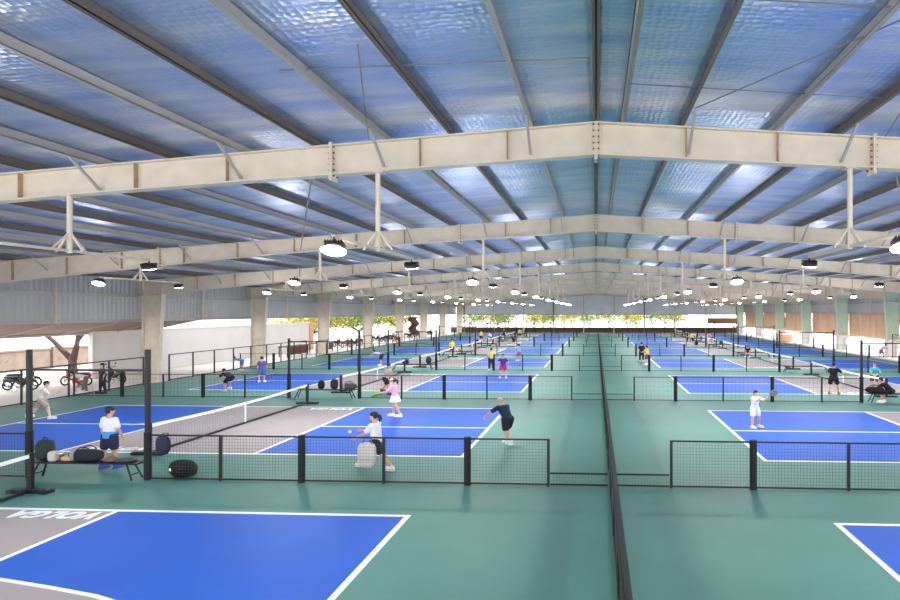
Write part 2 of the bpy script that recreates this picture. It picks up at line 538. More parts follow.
# thin bracing rods in the first bays of the roof
TR = 140
def rod(a, b, r=.012, m='rod'):
    global TR
    t = MB(); t.tube([a, b], r, 5); struct('trim_%d' % TR, t, m); TR += 1
for y in (5.9, 7.6, 10.6):
    rod((.62, y, roof_top(.62) + .12), (5.1, y + .1, roof_top(5.1) + .12))
rod((-.1, 9.5, 8.7), (-5.0, 9.0, 8.4))
rod((1.9, 11.4, 8.5), (4.2, 7.6, 8.42)); rod((-4.9, 12.4, 8.3), (-3.4, 8.2, 8.4)); rod((5.95, 12.4, 8.2), (4.6, 7.4, 8.4))
rod((6.2, 12.6, 7.9), (12.5, 24.2, 7.2)); rod((-6.2, 12.6, 7.9), (-12.5, 24.2, 7.2), .02)
for s in (-1, 1):
    for i in range(2, 8, 2): rod((s * 29.0, FRAMES[i] + .2, 6.1), (s * 29.4, FRAMES[i] + 2.4, 5.2), .05, 'steel')

# ------------------------------------------------------------------ hanging double floodlights
def make_head(root, y, near):
    tilt = math.radians(25 if near else -12)
    R = Matrix.Rotation(-tilt, 3, 'X')
    c = Vector((0, y, -.22))
    m = MB()
    m.ell(c + R @ Vector((0, 0, .03)), (.19, .15, .07), R, 14, 8, 0, .8)
    for k in range(-3, 4): m.box(c + R @ Vector((k * .05, 0, .1)), (.012, .22, .07), 0, R)
    m.tube([c + R @ Vector((0, 0, .1)), (0, y, 0)], .02, 6)
    h = part('lamp_head', m, 'lampshell', root, True)
    m = MB()
    m.ell(c + R @ Vector((0, 0, -.045 if near else -.03)), (.23, .19, .04) if near else (.17, .13, .012), R, 16, 6)
    d = part('diffuser', m, 'glow', h, True)
    return h
ROOTLAMP = None
FX = [(-19.8, 'far left line'), (-11.8, 'over left court nets'), (-4.75, 'just left of centre aisle'),
      (5.3, 'just right of centre aisle'), (12.6, 'over right court nets'), (19.8, 'far right line')]
lamp_light = bpy.data.lights.new('lamp_light', 'AREA')
lamp_light.shape = 'DISK'; lamp_light.size = .5
lamp_light.energy = LAMP_W; lamp_light.color = (1.0, .97, .92)
bulb_light = bpy.data.lights.new('bulb_light', 'POINT'); bulb_light.energy = BULB_W; bulb_light.shadow_soft_size = .25; bulb_light.color = (1, .95, .88)

for i in range(1, 10):
    for x, where in FX:
        if i == 1 and abs(x) > 13: continue
        t = thing('hanging_floodlight', 'floodlight pair under the %s roof frame, %s' % (ORD[i - 1], where), 'ceiling light', (x, FRAMES[i], 5.95), 0, 'hanging floodlights')
        key = ('h', x)
        zt_ = roof_top(x) - rafter_depth(x) - 5.95
        if i > 1 and key in raf and raf[key]:
            for ch in raf[key].children:
                c = ch.copy(); col.objects.link(c); c.parent = t
                for gch in ch.children:
                    dd = gch.copy(); col.objects.link(dd); dd.parent = c
        else:
            raf[key] = t
            m = MB(); m.tube([(0, 0, -.05), (0, 0, zt_)], .055, 10); m.box((0, 0, zt_ - .01), (.26, .26, .02)); part('drop_pole', m, 'steel', t)
            m = MB(); m.b2((-.025, -2.15, -.03), (.025, 2.35, .03)); part('crossbar', m, 'steel', t)
            for a in ((0, .42), (0, -.42), (.32, 0), (-.32, 0)):
                m = MB(); m.tube([(a[0], a[1], 0.02 if a[1] else -.02), (0, 0, .42)], .025, 6); part('brace', m, 'steel', t)
            make_head(t, -2.15, True); make_head(t, 2.35, False)
        lo = bpy.data.objects.new('lamp_light', lamp_light); col.objects.link(lo); lo.parent = t; lo.location = (0, -2.1, -.42)
        lo = bpy.data.objects.new('bulb_light', bulb_light); col.objects.link(lo); lo.parent = t; lo.location = (0, -2.15, -.56)

# ------------------------------------------------------------------ low mesh fences across the hall
FH = 1.24
def wire_panel(w, h, sp, th):
    m = MB(); n = max(2, int(w / sp)); k = max(2, int(h / sp))
    for i in range(1, n):
        x = w * i / n; m.b2((x - th / 2, -th / 2, 0), (x + th / 2, th / 2, h))
    for j in range(1, k):
        z = h * j / k; m.b2((0, -th / 2, z - th / 2), (w, th / 2, z + th / 2))
    return m
_mc = {}
def cached(key, fn):
    if key not in _mc: _mc[key] = fn()
    return _mc[key]
def fence(y, row, xs_, kinds, label, group, h=FH):
    x0, x1 = xs_[0], xs_[-1]
    t = thing('mesh_fence', label, 'fence', ((x0 + x1) / 2, y, 0), 0, group)
    ox = (x0 + x1) / 2
    for x, k in zip(xs_, kinds):
        if k == 'T': me = cached(('T', h), lambda: MB().tube([(0, 0, 0), (0, 0, h + .03)], .095, 10).mesh('padded_post', 'pad', False)); nm = 'padded_post'
        elif k == 't': me = cached(('t', h), lambda: MB().b2((-.035, -.03, 0), (.035, .03, h)).mesh('post', 'black')); nm = 'post'
        else: continue
        place(nm, me, t, (x - ox, 0, 0))
    fine = row < 1
    for a, b in zip(xs_[:-1], xs_[1:]):
        w = round(b - a, 3)
        me = cached(('p', w, fine, h), lambda: wire_panel(w, h - .08, .08 if fine else .2, .0042 if fine else .0045).mesh('wire_panel', 'wire'))
        place('wire_panel', me, t, (a - ox, 0, .05))
    for z, r in ((h - .02, .021 if row < 1 else .015), (.05, .021 if row < 1 else .015)):
        m = cached(('r', round(x1 - x0, 3), z, r), lambda: MB().b2((x0 - ox, -r, -r), (x1 - ox, r, r)).mesh('rail', 'black'))
        place('rail', m, t, (0, 0, z))
    return t
for k, y in enumerate(ROWS):
    o = ORD[k] if k < 7 else 'eighth'
    fence(y, k, [-12.3, -10.15, -7.9, -5.65, -3.4, -1.25], 'ntTtTt' if 1 else '', '%s low black mesh fence crossing left of the centre aisle' % o, 'low mesh fences')
    fence(y, k, [1.95, 4.05, 6.45, 8.9, 11.35, 13.7 if k != 1 else 13.2], 'tTtTtn', '%s low black mesh fence crossing right of the centre aisle' % o, 'low mesh fences')
    if k:
        fence(y, k, [-28.1, -25.4, -23.1, -20.9, -18.6, -16.3], 'tTtTtn', '%s low mesh fence crossing the far left courts beyond the net line' % o, 'low mesh fences')
        fence(y, k, [17.9, 20.3, 22.6, 24.9, 27.1], 'ntTtT', '%s low mesh fence crossing the far right courts beyond the net line' % o, 'low mesh fences')
    else:
        fence(y, k, [-18.0, -15.7], 'tn', 'short low mesh fence left of the nearest bench', 'low mesh fences')
        fence(y, k, [17.9, 20.3], 'nt', 'short low mesh fence at the right beyond the nearest right bench', 'low mesh fences')
    for x0, x1, w in ((-1.2, .3, 'left'), (.46, 1.9, 'right')):
        fence(y, k, [x0, x1], 'nn', '%s knee high gate rail %s of the centre aisle fence' % (o, w), 'knee high gate rails', .36)
# tall post frames with a top rail where the benches stand
for k, y in enumerate(ROWS):
    o = ORD[k] if k < 7 else 'eighth'
    for x0, x1, w in ((-16.2 if k else -15.6, -12.4 if k else -12.2, 'left'), (13.8 if k != 1 else 13.3, 17.8, 'right')):
        hh = 3.55 if k == 0 else 3.15
        t = thing('tall_post_frame', '%s tall black post frame over the %s hand court benches' % (o, w), 'post frame', ((x0 + x1) / 2, y, 0), 0, 'tall black post frames')
        for x in (x0, x1):
            m = MB(); m.b2((-.05, -.05, 0), (.05, .05, hh)); part('post', m, 'black', t, loc=(x - (x0 + x1) / 2, 0, 0))
            m = MB(); m.tube([(0, 0, .02), (0, 0, 1.3)], .095, 10); part('post_pad', m, 'pad', t, loc=(x - (x0 + x1) / 2, 0, 0))
        m = MB(); m.b2(((x0 - x1) / 2, -.03, 2.95), ((x1 - x0) / 2, .03, 3.01)); part('top_rail', m, 'black', t)

# centre aisle fence, running away from the camera
t = thing('aisle_fence', 'long black mesh fence running down the centre aisle to the far wall', 'fence', (.38, 2, 0))
n = int((END - 4) / 2.47)
for i in range(n):
    yy = i * 2.47
    place('post', cached('afp', lambda: MB().tube([(0, 0, 0), (0, 0, 1.27)], .045, 8).mesh('post', 'black')), t, (0, yy, 0))
    me = cached('afw', lambda: MB().mesh('x', 'wire'))
m = MB()
th = .007
for j in range(1, 9): m.b2((-th, 0, j * 1.2 / 9), (th, (n - 1) * 2.47, j * 1.2 / 9 + th))
for j in range(int((n - 1) * 2.47 / .15)): m.b2((-th / 2, j * .15, .03), (th / 2, j * .15 + th, 1.22))
part('wire_panel', m, 'wire', t)
for z, r in ((1.24, .04), (.05, .035)):
    m = MB(); m.b2((-r, 0, z - r), (r, (n - 1) * 2.47, z + r)); part('rail', m, 'black', t)
m = MB(); m.b2((-.05, 0, .9), (.05, 13.2, 1.22)); part('top_pad', m, 'pad', t)

# side fences along the left edge of the hall
def side_fence(x, y0, y1, label, h=1.75, sp=2.4):
    t = thing('side_fence', label, 'fence', (x, y0, 0), 0, 'side fences')
    n = max(1, round((y1 - y0) / sp)); st = (y1 - y0) / n
    for i in range(n + 1):
        m = cached(('sf', h), lambda: MB().b2((-.035, -.035, 0), (.035, .035, h)).mesh('post', 'black')); place('post', m, t, (0, i * st, 0))
    m = MB(); m.b2((-.03, 0, h - .06), (.03, y1 - y0, h)); part('rail', m, 'black', t)
    m = MB(); m.b2((-.03, 0, .04), (.03, y1 - y0, .1)); part('rail', m, 'black', t)
side_fence(-28.1, 19.5, 35.0, 'black railing fence in front of the parked motorbikes')
side_fence(-28.1, 37.2, 55.5, 'black railing fence in front of the grey plaster wall')
side_fence(-28.1, 57.5, 92.0, 'long black railing fence along the far left columns', 1.6)

# ------------------------------------------------------------------ nets
def make_net(x, y0, y1, label):
    L = y1 - y0
    t = thing('court_net', label, 'net', (x, y0, 0), 0, 'court nets')
    for yy in (0, L):
        m = cached('np', lambda: MB().b2((-.06, -.05, .04), (.06, .05, 1.0)).mesh('net_post', 'black')); p = place('net_post', m, t, (0, yy, 0))
        m = cached('nf', lambda: MB().box((0, 0, .05), (1.0, .2, .09)).box((-.44, 0, .04), (.18, .26, .08)).box((.44, 0, .04), (.18, .26, .08)).mesh('foot', 'black')); place('foot', m, p)
    def wires():
        m = MB(); n = int(L / .14)
        for i in range(1, n): m.b2((-.0012, L * i / n - .0012, .1), (.0012, L * i / n + .0012, .88))
        for j in range(1, 9): m.b2((-.0012, 0, .1 + j * .088), (.0012, L, .1025 + j * .088))
        return m.mesh('netting', 'net')
    place('netting', cached(('nw', round(L, 2)), wires), t)
    def tape():
        m = MB()
        for i in range(12):
            a, b = i / 12, (i + 1) / 12
            za, zb = (.93 - .1 * 4 * u * (1 - u) for u in (a, b))
            m.add([(sx, yy, z + dz) for yy, z in ((a * L, za), (b * L, zb)) for sx in (-.018, .018) for dz in (-.045, .045)],
                  [(0, 1, 3, 2), (4, 6, 7, 5), (0, 4, 5, 1), (2, 3, 7, 6), (0, 2, 6, 4), (1, 5, 7, 3)])
        return m.mesh('net_tape', 'tape')
    place('net_tape', cached(('nt', round(L, 2)), tape), t)
    place('bottom_bar', cached(('nb', round(L, 2)), lambda: MB().tube([(0, 0, .05), (0, L, .05)], .04, 6).mesh('bottom_bar', 'black')), t)
    place('centre_strap', cached('ns', lambda: MB().b2((-.012, -.04, .02), (.012, .04, .82)).mesh('centre_strap', 'tape')), t, (0, L / 2, 0))
for k, (a, b) in enumerate(COURTS):
    for B, w in ((LB, 'left'), (RB, 'right')):
        make_net(B['net'], (a - (.9 if k > 1 else .25)) if k else 3.2, b + .95 if k else 14.1, 'white taped net with T feet on the %s %s hand court' % (ORD[k] if k < 7 else 'eighth', w))

# ------------------------------------------------------------------ benches
def bench(x, y, L, label, rz=0):
    t = thing('bench', label, 'bench', (x, y, 0), rz, 'black court benches')
    m = MB()
    for j in range(3): m.b2((-L / 2, -.2 + j * .14, .45), (L / 2, -.08 + j * .14, .49))
    part('seat', m, 'black', t)
    for sx in (-1, 1):
        m = MB()
        for sy in (-1, 1): m.tube([(sx * (L / 2 - .35), sy * .12, .45), (sx * (L / 2 - .15), sy * .19, 0.015)], .025, 6)
        m.tube([(sx * (L / 2 - .22), -.17, .16), (sx * (L / 2 - .22), .17, .16)], .018, 6)
        part('leg_frame', m, 'black', t)
    m = MB(); m.b2((-L / 2 + .3, -.02, .41), (L / 2 - .3, .02, .45)); part('seat_rail', m, 'black', t)
    return t
for k in range(7):
    y = ROWS[k]
    o = ORD[k]
    bench(-14.25 if k else -13.95, y, 3.4 if k else 3.2, 'black slatted bench between tall posts in the %s left fence line' % o)
    bench(15.75 if k != 1 else 15.3, y, 3.5, 'black slatted bench between tall posts in the %s right fence line' % o)

# ------------------------------------------------------------------ bags and small things
def backpack(x, y, z, label, rgb, s=1.0, rz=0.0, lay=False, group=None):
    t = thing('backpack', label, 'bag', (x, y, z), rz, group)
    c = cloth(rgb)
    R = Matrix.Rotation(PI / 2 * .7, 3, 'X') if lay else Matrix.Identity(3)
    zc = .15 * s if lay else .25 * s
    m = MB(); m.ell((0, 0, zc), ((.22 if lay else .19) * s, (.15 if lay else .13) * s, .25 * s), R, 16, 12, 0, .75); part('body', m, c, t, True)
    m = MB(); m.ell(Vector((0, 0, zc)) + R @ Vector((0, -.11 * s, -.07 * s)), (.14 * s, .06 * s, .13 * s), R, 12, 8, 0, .75); part('front_pocket', m, c, t, True)
    if lay: return t
    m = MB()
    m.tube([Vector((0, 0, zc)) + R @ Vector((.05 * s * math.cos(a), 0.02, .24 * s + .06 * s * math.sin(a))) for a in [PI * q / 6 for q in range(7)]], .012 * s, 6); part('handle', m, 'seatblk', t, True)
    for sx in (-1, 1):
        m = MB(); m.tube([Vector((0, 0, zc)) + R @ Vector((sx * .1 * s, (.1 + .07 * math.sin(q / 5 * PI)) * s, (.2 - .4 * q / 5) * s)) for q in range(6)], .02 * s, 6); part('shoulder_strap', m, 'seatblk', t, True)
    return t
def duffel(x, y, z, label, rgb, L=.75, rz=0.0):
    t = thing('duffel_bag', label, 'bag', (x, y, z), rz)
    c = cloth(rgb)
    R = Matrix.Rotation(PI / 2, 3, 'Y')
    m = MB(); m.ell((0, 0, .16), (.16, .17, L / 2), R, 16, 12, 0, .7); part('body', m, c, t, True)
    m = MB(); m.ell((-L * .3, -.02, .17), (.15, .175, .07), R, 14, 8, 0, .6); part('end_pocket', m, cloth((150, 150, 150) if 'grey' in label else tuple(min(255, v + 14) for v in rgb)), t, True)
    for sy in (-.1, .1):
        m = MB(); m.tube([(.2 * math.cos(a), sy, .28 + .12 * math.sin(a)) for a in [PI * q / 8 for q in range(9)]], .014, 6); part('handle', m, 'seatblk', t, True)
    return t
yA, yB, yC = ROWS[0], ROWS[1], ROWS[2]
SZ = .49
backpack(-15.15, yA, SZ, 'dark green backpack standing at the left end of the nearest bench', (40, 52, 46), 1.15, .2)
m = MB(); m.ell((0, 0, .13), (.12, .1, .14), None, 12, 8, 0, .5); o = place('paper_bag', m.mesh('paper_bag', cloth((205, 195, 190)))); o.location = (-14.86, yA - .04, SZ)
tag(o, 'small pale paper bag on the nearest bench beside the green backpack', 'bag')
t = thing('drink_cup', 'brown drink cup on the nearest bench right of the paper bag', 'cup', (-14.62, yA - .05, SZ))
part('cup', MB().tube([(0, 0, 0), (0, 0, .2)], [.045, .06], 12), cloth((120, 72, 48)), t, True); part('lid', MB().tube([(0, 0, .2), (0, 0, .22)], [.064, .055], 12), 'tape', t)
m = MB(); m.ell((0, 0, .07), (.26, .15, .08), None, 14, 8, 0, .8); m.ell((.12, .02, .1), (.14, .12, .07), None, 12, 6); o = place('folded_towel', m.mesh('folded_towel', cloth((206, 176, 140)), True)); o.location = (-14.42, yA + .02, SZ)
tag(o, 'crumpled beige towel on the nearest bench between cup and racket bag', 'towel')
duffel(-13.95, yA, SZ, 'black and grey racket duffel bag lying on the nearest bench', (30, 32, 36), .95)
m = MB(); m.ell((0, 0, .05), (.22, .14, .055), None, 14, 8, 0, .8); m.tube([(-.18, 0, .06), (0, .05, .12), (.18, 0, .06)], .03, 8); o = place('folded_jacket', m.mesh('folded_jacket', cloth((120, 92, 76)), True)); o.location = (-13.25, yA, SZ)
tag(o, 'brown folded jacket on the nearest bench behind the racket bag end', 'jacket')
m = MB(); m.ell((0, 0, .04), (.3, .16, .045), None, 14, 8, 0, .6); o = place('sports_towel', m.mesh('sports_towel', cloth((70, 66, 66)), True)); o.location = (-12.85, yA, SZ)
tag(o, 'dark grey towel at the right end of the nearest bench', 'towel')
b = backpack(-11.45, yA + .35, 0, 'black backpack with a white badge lying on the green floor by the nearest fence', (18, 18, 22), 1.5, .3, True)
m = MB(); m.ell((-.2, -.3, .28), (.05, .03, .05), None, 12, 8); part('badge', m, 'tape', b, True)
# bag hanging from the nearest fence rail
t = thing('hanging_bag', 'navy bag hanging from the nearest fence rail beside the tall post', 'bag', (-11.68, yA - .12, .72))
m = MB(); m.ell((0, 0, .26), (.19, .09, .26), None, 16, 10, 0, .7); part('body', m, cloth((34, 38, 58)), t, True)
m = MB(); m.tube([(-.08, 0, .44), (-.07, .1, .56), (.07, .1, .56), (.08, 0, .44)], .015, 6); part('strap', m, 'seatblk', t, True)
backpack(-14.45, yB, SZ, 'squat black backpack in the middle of the second left bench', (28, 26, 28), .9, .1)
backpack(-13.75, yB, SZ, 'brown black backpack with a bottle on the second left bench', (48, 40, 36), 1.05, -.1)
t = thing('water_bottle', 'dark water bottle standing behind the brown black backpack on the second left bench', 'bottle', (-13.42, yB + .08, SZ))
part('bottle', MB().tube([(0, 0, 0), (0, 0, .42), (0, 0, .5)], [.05, .05, .025], 12), cloth((50, 44, 70)), t, True); part('bottle_cap', MB().tube([(0, 0, .5), (0, 0, .56)], .028, 10), 'black', t)
duffel(-12.95, yB, SZ, 'grey racket bag leaning at the right end of the second left bench', (72, 76, 80), .8)
backpack(-13.0, yC, SZ, 'navy backpack on the third left bench by the tall post', (46, 50, 76), 1.1, .2)
duffel(-14.8, yC, SZ, 'small dark duffel bag on the third left bench near the net post', (44, 40, 40), .5)
duffel(13.95, yB, SZ, 'black duffel bag on the second right bench beside the crouching man', (26, 22, 24), .9)
backpack(13.4, 79.2, 0, 'black backpack on the floor by the yellow shirted player far right', (22, 22, 26), 1.2)
backpack(17.0, 80.9, 0, 'dark backpack on the floor beyond the pink shirted player far right', (50, 54, 60), 1.1)
backpack(-14.0, ROWS[3], SZ, 'yellow green bag on the fourth left bench', (150, 160, 70), .8, 0, True)
backpack(-13.2, ROWS[4], SZ, 'dark red bag on the fifth left bench', (110, 40, 40), .8)
backpack(-15.2, ROWS[4], SZ, 'black bag at the left of the fifth left bench', (30, 30, 34), .9)
duffel(-11.3, 76.0, 0, 'white and black racket bag on the floor near the far left player in black', (225, 225, 225), .8)

# ------------------------------------------------------------------ people
STR = 1.18
def remesh(mb, voxel, mats, name, smooth_it=3):
    me = mb.mesh(name, mats)
    o = bpy.data.objects.new('tmp', me); col.objects.link(o)
    r = o.modifiers.new('r', 'REMESH'); r.mode = 'VOXEL'; r.voxel_size = voxel; r.use_smooth_shade = True
    s = o.modifiers.new('s', 'SMOOTH'); s.factor = .5; s.iterations = smooth_it
    dg = bpy.context.evaluated_depsgraph_get()
    out = bpy.data.meshes.new_from_object(o.evaluated_get(dg))
    col.objects.unlink(o); bpy.data.objects.remove(o)
    out.name = name
    return out
POSE = dict(
    stand=dict(lean=0, legs=((4, 4, 2), (-4, 5, 2)), arms=((8, 10, 18), (2, 12, 12))),
    ready=dict(lean=16, legs=((28, 10, 38), (20, 12, 36)), arms=((40, 14, 55), (38, 14, 55))),
    stride=dict(lean=6, legs=((26, 4, 6), (-24, 4, 12)), arms=((48, 6, 42), (30, 6, 62))),
    run=dict(lean=14, legs=((34, 3, 26), (-18, 3, 34)), arms=((40, 12, 70), (-30, 12, 60))),
    lunge=dict(lean=40, legs=((36, 8, 34), (-26, 8, 22)), arms=((75, 34, 8), (-30, 14, 45))),
    crouch=dict(lean=58, legs=((62, 8, 68), (40, 14, 64)), arms=((70, 8, 16), (48, 8, 24))),
    bend=dict(lean=72, legs=((20, 5, 18), (2, 6, 10)), arms=((52, 6, 8), (60, 6, 12))),
    sit=dict(lean=36, legs=((78, 8, 84), (78, 10, 88)), arms=((46, 6, 40), (52, 6, 46))),
)
def person(loc, ht, head_deg, pose, label, shirt, legs_, hair='short', near=0, shorts=True, skirt=False, shoes=(235, 235, 235), cap=None, twist=0, z0=0, sleeves='short', skin=None, pose_over=None, sock=None, shirt_low=None):
    P = dict(POSE[pose]); P.update(pose_over or {})
    th = math.radians(head_deg)
    RZ = Matrix.Rotation(th, 3, 'Z')
    vox = {2: .0105, 1: .017, 0: .03}[near]
    lean = math.radians(P['lean'])
    U = Vector((0, math.sin(lean), math.cos(lean))); Fw = Vector((0, math.cos(lean), -math.sin(lean))); Rt = Vector((1, 0, 0))
    pel = Vector((0, 0, .53 * ht))
    chest = pel + U * .20 * ht; neck = pel + U * .295 * ht
    hd = neck + (U * .6 + Vector((0, .1, .4))).normalized() * .105 * ht
    def dr(pitch, abd, side):
        p, a = math.radians(pitch), math.radians(abd)
        return Vector((side * math.sin(a), math.cos(a) * math.sin(p), -math.cos(a) * math.cos(p)))
    body, top, bot = MB(), MB(), MB()
    def ringsec(c, rx, ry, x=Rt, y=Fw, n=14): return [c + x * rx * ht * math.cos(2 * PI * j / n) + y * ry * ht * math.sin(2 * PI * j / n) for j in range(n)]
    prof = [(-.045, .062, .05), (-.02, .092, .066), (.03, .095, .066), (.1, .08, .056), (.17, .094, .064), (.23, .105, .062), (.27, .092, .05), (.292, .05, .036)]
    body.rings([ringsec(pel + U * a * ht, b, c) for a, b, c in prof])
    body.cap(neck - U * .03 * ht, hd - U * .02 * ht, .033 * ht, .031 * ht)
    # head with nose, jaw and ears
    fa = Vector((0, 1, 0)); hr = Vector((1, 0, 0))
    if P.get('look'): 
        a = math.radians(P['look']); fa = Vector((math.sin(a), math.cos(a), 0)); hr = Vector((math.cos(a), -math.sin(a), 0))
    HR = Matrix((hr, fa, Vector((0, 0, 1)))).transposed()
    body.ell(hd + Vector((0, 0, .012 * ht)), (.045 * ht, .056 * ht, .054 * ht), HR, 16, 12)
    body.ell(hd + HR @ Vector((0, .014, -.03)) * ht, (.034 * ht, .04 * ht, .036 * ht), HR, 14, 10)
    body.ell(hd + HR @ Vector((0, .056, -.004)) * ht, (.009 * ht, .014 * ht, .016 * ht), HR, 8, 6)
    for sx in (-1, 1): body.ell(hd + HR @ Vector((sx * .046, -.002, -.002)) * ht, (.007 * ht, .012 * ht, .018 * ht), HR, 8, 6)
    feet = []; shoe_l = []; hands = []
    for side, (tp, ab, kn) in zip((1, -1), P['legs']):
        hip = pel + Vector((side * .052 * ht, 0, -.02 * ht))
        knee = hip + dr(tp, ab, side) * .235 * ht
        ank = knee + dr(tp - kn, ab * .4, side) * .235 * ht
        body.cap(hip, knee, .056 * ht, .037 * ht, 12); body.cap(knee, ank, .036 * ht, .023 * ht, 12)
        body.ell(knee.lerp(ank, .3) + Vector((0, -.01 * ht, 0)), (.033 * ht, .036 * ht, .07 * ht), None, 12, 8)
        ft = ank + Vector((side * .01, .10, -.035)) * ht; body.cap(ank, ft, .022 * ht, .018 * ht)
        feet.append(ank); 
        k2 = hip.lerp(knee, .72 if shorts != 'long' else 1.0)
        bot.cap(hip + Vector((0, 0, .01 * ht)), k2, .072 * ht, .064 * ht if shorts != 'long' else .05 * ht, 12)
        if shorts == 'long': bot.cap(knee, ank + Vector((0, 0, .03 * ht)), .05 * ht, .036 * ht, 12)
        sh = MB(); sh.ell(ank + Vector((side * .006, .045, -.03)) * ht, (.034 * ht, .09 * ht, .034 * ht), None, 14, 8, 0, .8)
        sh.ell(ank + Vector((0, .0, -.005)) * ht, (.032 * ht, .04 * ht, .035 * ht), None, 12, 8); sh.box(ank + Vector((side * .006, .045, -.055)) * ht, (.062 * ht, .165 * ht, .018 * ht))
        shoe_l.append(sh)
    for side, (ap, ab, el) in zip((1, -1), P['arms']):
        sh = neck - U * .035 * ht + Rt * side * .098 * ht
        d1 = dr(ap, ab, side); d2 = dr(ap + el, ab * .3 - (6 if el > 30 else 0), side)
        elb = sh + d1 * .165 * ht; wr = elb + d2 * .145 * ht
        body.cap(sh, elb, .034 * ht, .025 * ht, 10); body.cap(elb, wr, .025 * ht, .016 * ht, 10)
        pn = wr + d2 * .035 * ht
        side_v = d2.cross(Vector((side, 0, 0))).normalized()
        RH = Matrix((d2.cross(side_v), side_v, d2)).transposed()
        body.ell(pn, (.012 * ht, .023 * ht, .032 * ht), RH, 10, 8)
        fr = max(.0062 * ht, .0065)
        if near:
            for q, ln in enumerate((.034, .04, .037, .028)):
                b0 = pn + RH @ Vector((0, (-.018 + q * .012) , .02)) * ht
                b1 = b0 + RH @ Vector((-.004 * side, (-.003 + q * .002), ln * .55)) * ht; b2_ = b1 + RH @ Vector((-.014 * side, 0, ln * .5)) * ht
                body.cap(b0, b1, fr, fr * .95, 6); body.cap(b1, b2_, fr * .95, fr * .85, 6)
            b0 = pn + RH @ Vector((0, -.018, -.008)) * ht; b1 = b0 + RH @ Vector((-.008 * side, -.016, .02)) * ht
            body.cap(b0, b1, fr * 1.1, fr * .95, 6); body.cap(b1, b1 + RH @ Vector((-.006 * side, -.002, .018)) * ht, fr * .95, fr * .85, 6)
        hands.append((pn, d2))
        if sleeves: 
            top.cap(sh - Rt * side * .01 * ht, sh.lerp(elb, .68), .047 * ht, .042 * ht, 12)
            if sleeves == 'long': top.cap(elb.lerp(sh, .3), wr.lerp(elb, .15), .034 * ht, .026 * ht, 10)
    tp_ = [(-.04, .104, .076), (.0, .104, .076), (.08, .097, .068), (.16, .105, .074), (.235, .112, .07), (.272, .098, .056), (.29, .056, .042)]
    top.rings([ringsec(pel + U * a * ht, b, c) for a, b, c in tp_])
    bp_ = [(-.05, .09, .07), (-.02, .1, .074), (.03, .099, .07)]
    if skirt:
        bot = MB(); bot.rings([ringsec(pel + Vector((0, 0, a * ht)), b, c, Rt, Vector((0, 1, 0)), 18) for a, b, c in ((-.14, .15, .13), (-.06, .12, .1), (.03, .095, .07))])
    else: bot.rings([ringsec(pel + U * a * ht, b, c) for a, b, c in bp_])
    zmin = min((min(v[2] for v in s_.v) for s_ in shoe_l))
    mid = (feet[0] + feet[1]) / 2
    off = Vector((mid.x, mid.y + .04 * ht, zmin)) if not z0 else Vector((pel.x, pel.y, zmin))
    if pose == 'sit': off = Vector((pel.x, pel.y, pel.z - .07 * ht - z0)); 
    def X(p):
        q = RZ @ (Vector(p) - off); return Vector((q.x * STR, q.y, q.z))
    root = thing('person', label, 'person', (loc[0], loc[1], 0))
    def bake(me):
        for v in me.vertices: v.co = X(v.co)
        me.update(); return me
    sk = M['skin'] if not skin else cloth(skin)
    place('body', bake(remesh(body, vox, sk, 'body')), root)
    place('shirt', bake(remesh(top, vox * 1.1, cloth(shirt), 'shirt')), root)
    place('shorts' if not skirt and shorts != 'long' else ('skirt' if skirt else 'trousers'), bake(remesh(bot, vox * 1.1, cloth(legs_), 'lower')), root)
    for s_ in shoe_l: place('shoe', bake(s_.mesh('shoe', cloth(shoes), True)), root)
    if shirt_low:
        m = MB(); m.rings([ringsec(pel + U * a * ht, b + .003, c + .003) for a, b, c in ((-.042, .106, .078), (.0, .106, .078), (.07, .1, .071))]); place('shirt_hem', bake(remesh(m, vox, cloth(shirt_low), 'hem')), root)
    if hair:
        m = MB()
        m.ell(hd + HR @ Vector((0, -.006, .029)) * ht, (.053 * ht, .062 * ht, .052 * ht), HR, 16, 10)
        m.ell(hd + HR @ Vector((0, -.026, .0)) * ht, (.047 * ht, .036 * ht, .045 * ht), HR, 14, 8)
        if hair == 'ponytail':
            a = hd + HR @ Vector((0, -.06, .02)) * ht
            m.tube([a, a + HR @ Vector((0, -.03, -.012)) * ht, a + HR @ Vector((0, -.045, -.06)) * ht, a + HR @ Vector((0, -.03, -.11)) * ht], [.02 * ht, .03 * ht, .026 * ht, .008 * ht], 10)
        if hair == 'long': m.ell(hd + HR @ Vector((0, -.035, -.04)) * ht, (.045 * ht, .028 * ht, .075 * ht), HR, 12, 8)
        place('hair', bake(m.mesh('hair', 'hair', True)), root)
    if cap:
        m = MB(); m.ell(hd + HR @ Vector((0, -.002, .035)) * ht, (.054 * ht, .064 * ht, .042 * ht), HR, 16, 8)
        m.ell(hd + HR @ Vector((0, .07, .022)) * ht, (.042 * ht, .045 * ht, .006 * ht), HR, 14, 6)
        place('cap', bake(m.mesh('cap', cloth(cap), True)), root)
    if near:
        m = MB()
        for sx in (-1, 1): m.ell(hd + HR @ Vector((sx * .018, .05, .008)) * ht, (.007 * ht, .005 * ht, .004 * ht), HR, 8, 6)
        place('eyes', bake(m.mesh('eyes', 'eye', True)), root)
        m = MB(); m.ell(hd + HR @ Vector((0, .052, -.034)) * ht, (.014 * ht, .005 * ht, .004 * ht), HR, 10, 6)
        place('mouth', bake(m.mesh('mouth', cloth((176, 96, 90)), True)), root)
    out = []
    for pn, d in hands:
        q = X(pn); dd = RZ @ d; out.append((Vector((loc[0], loc[1], 0)) + q, Vector((dd.x * STR, dd.y, dd.z)).normalized()))
    return out
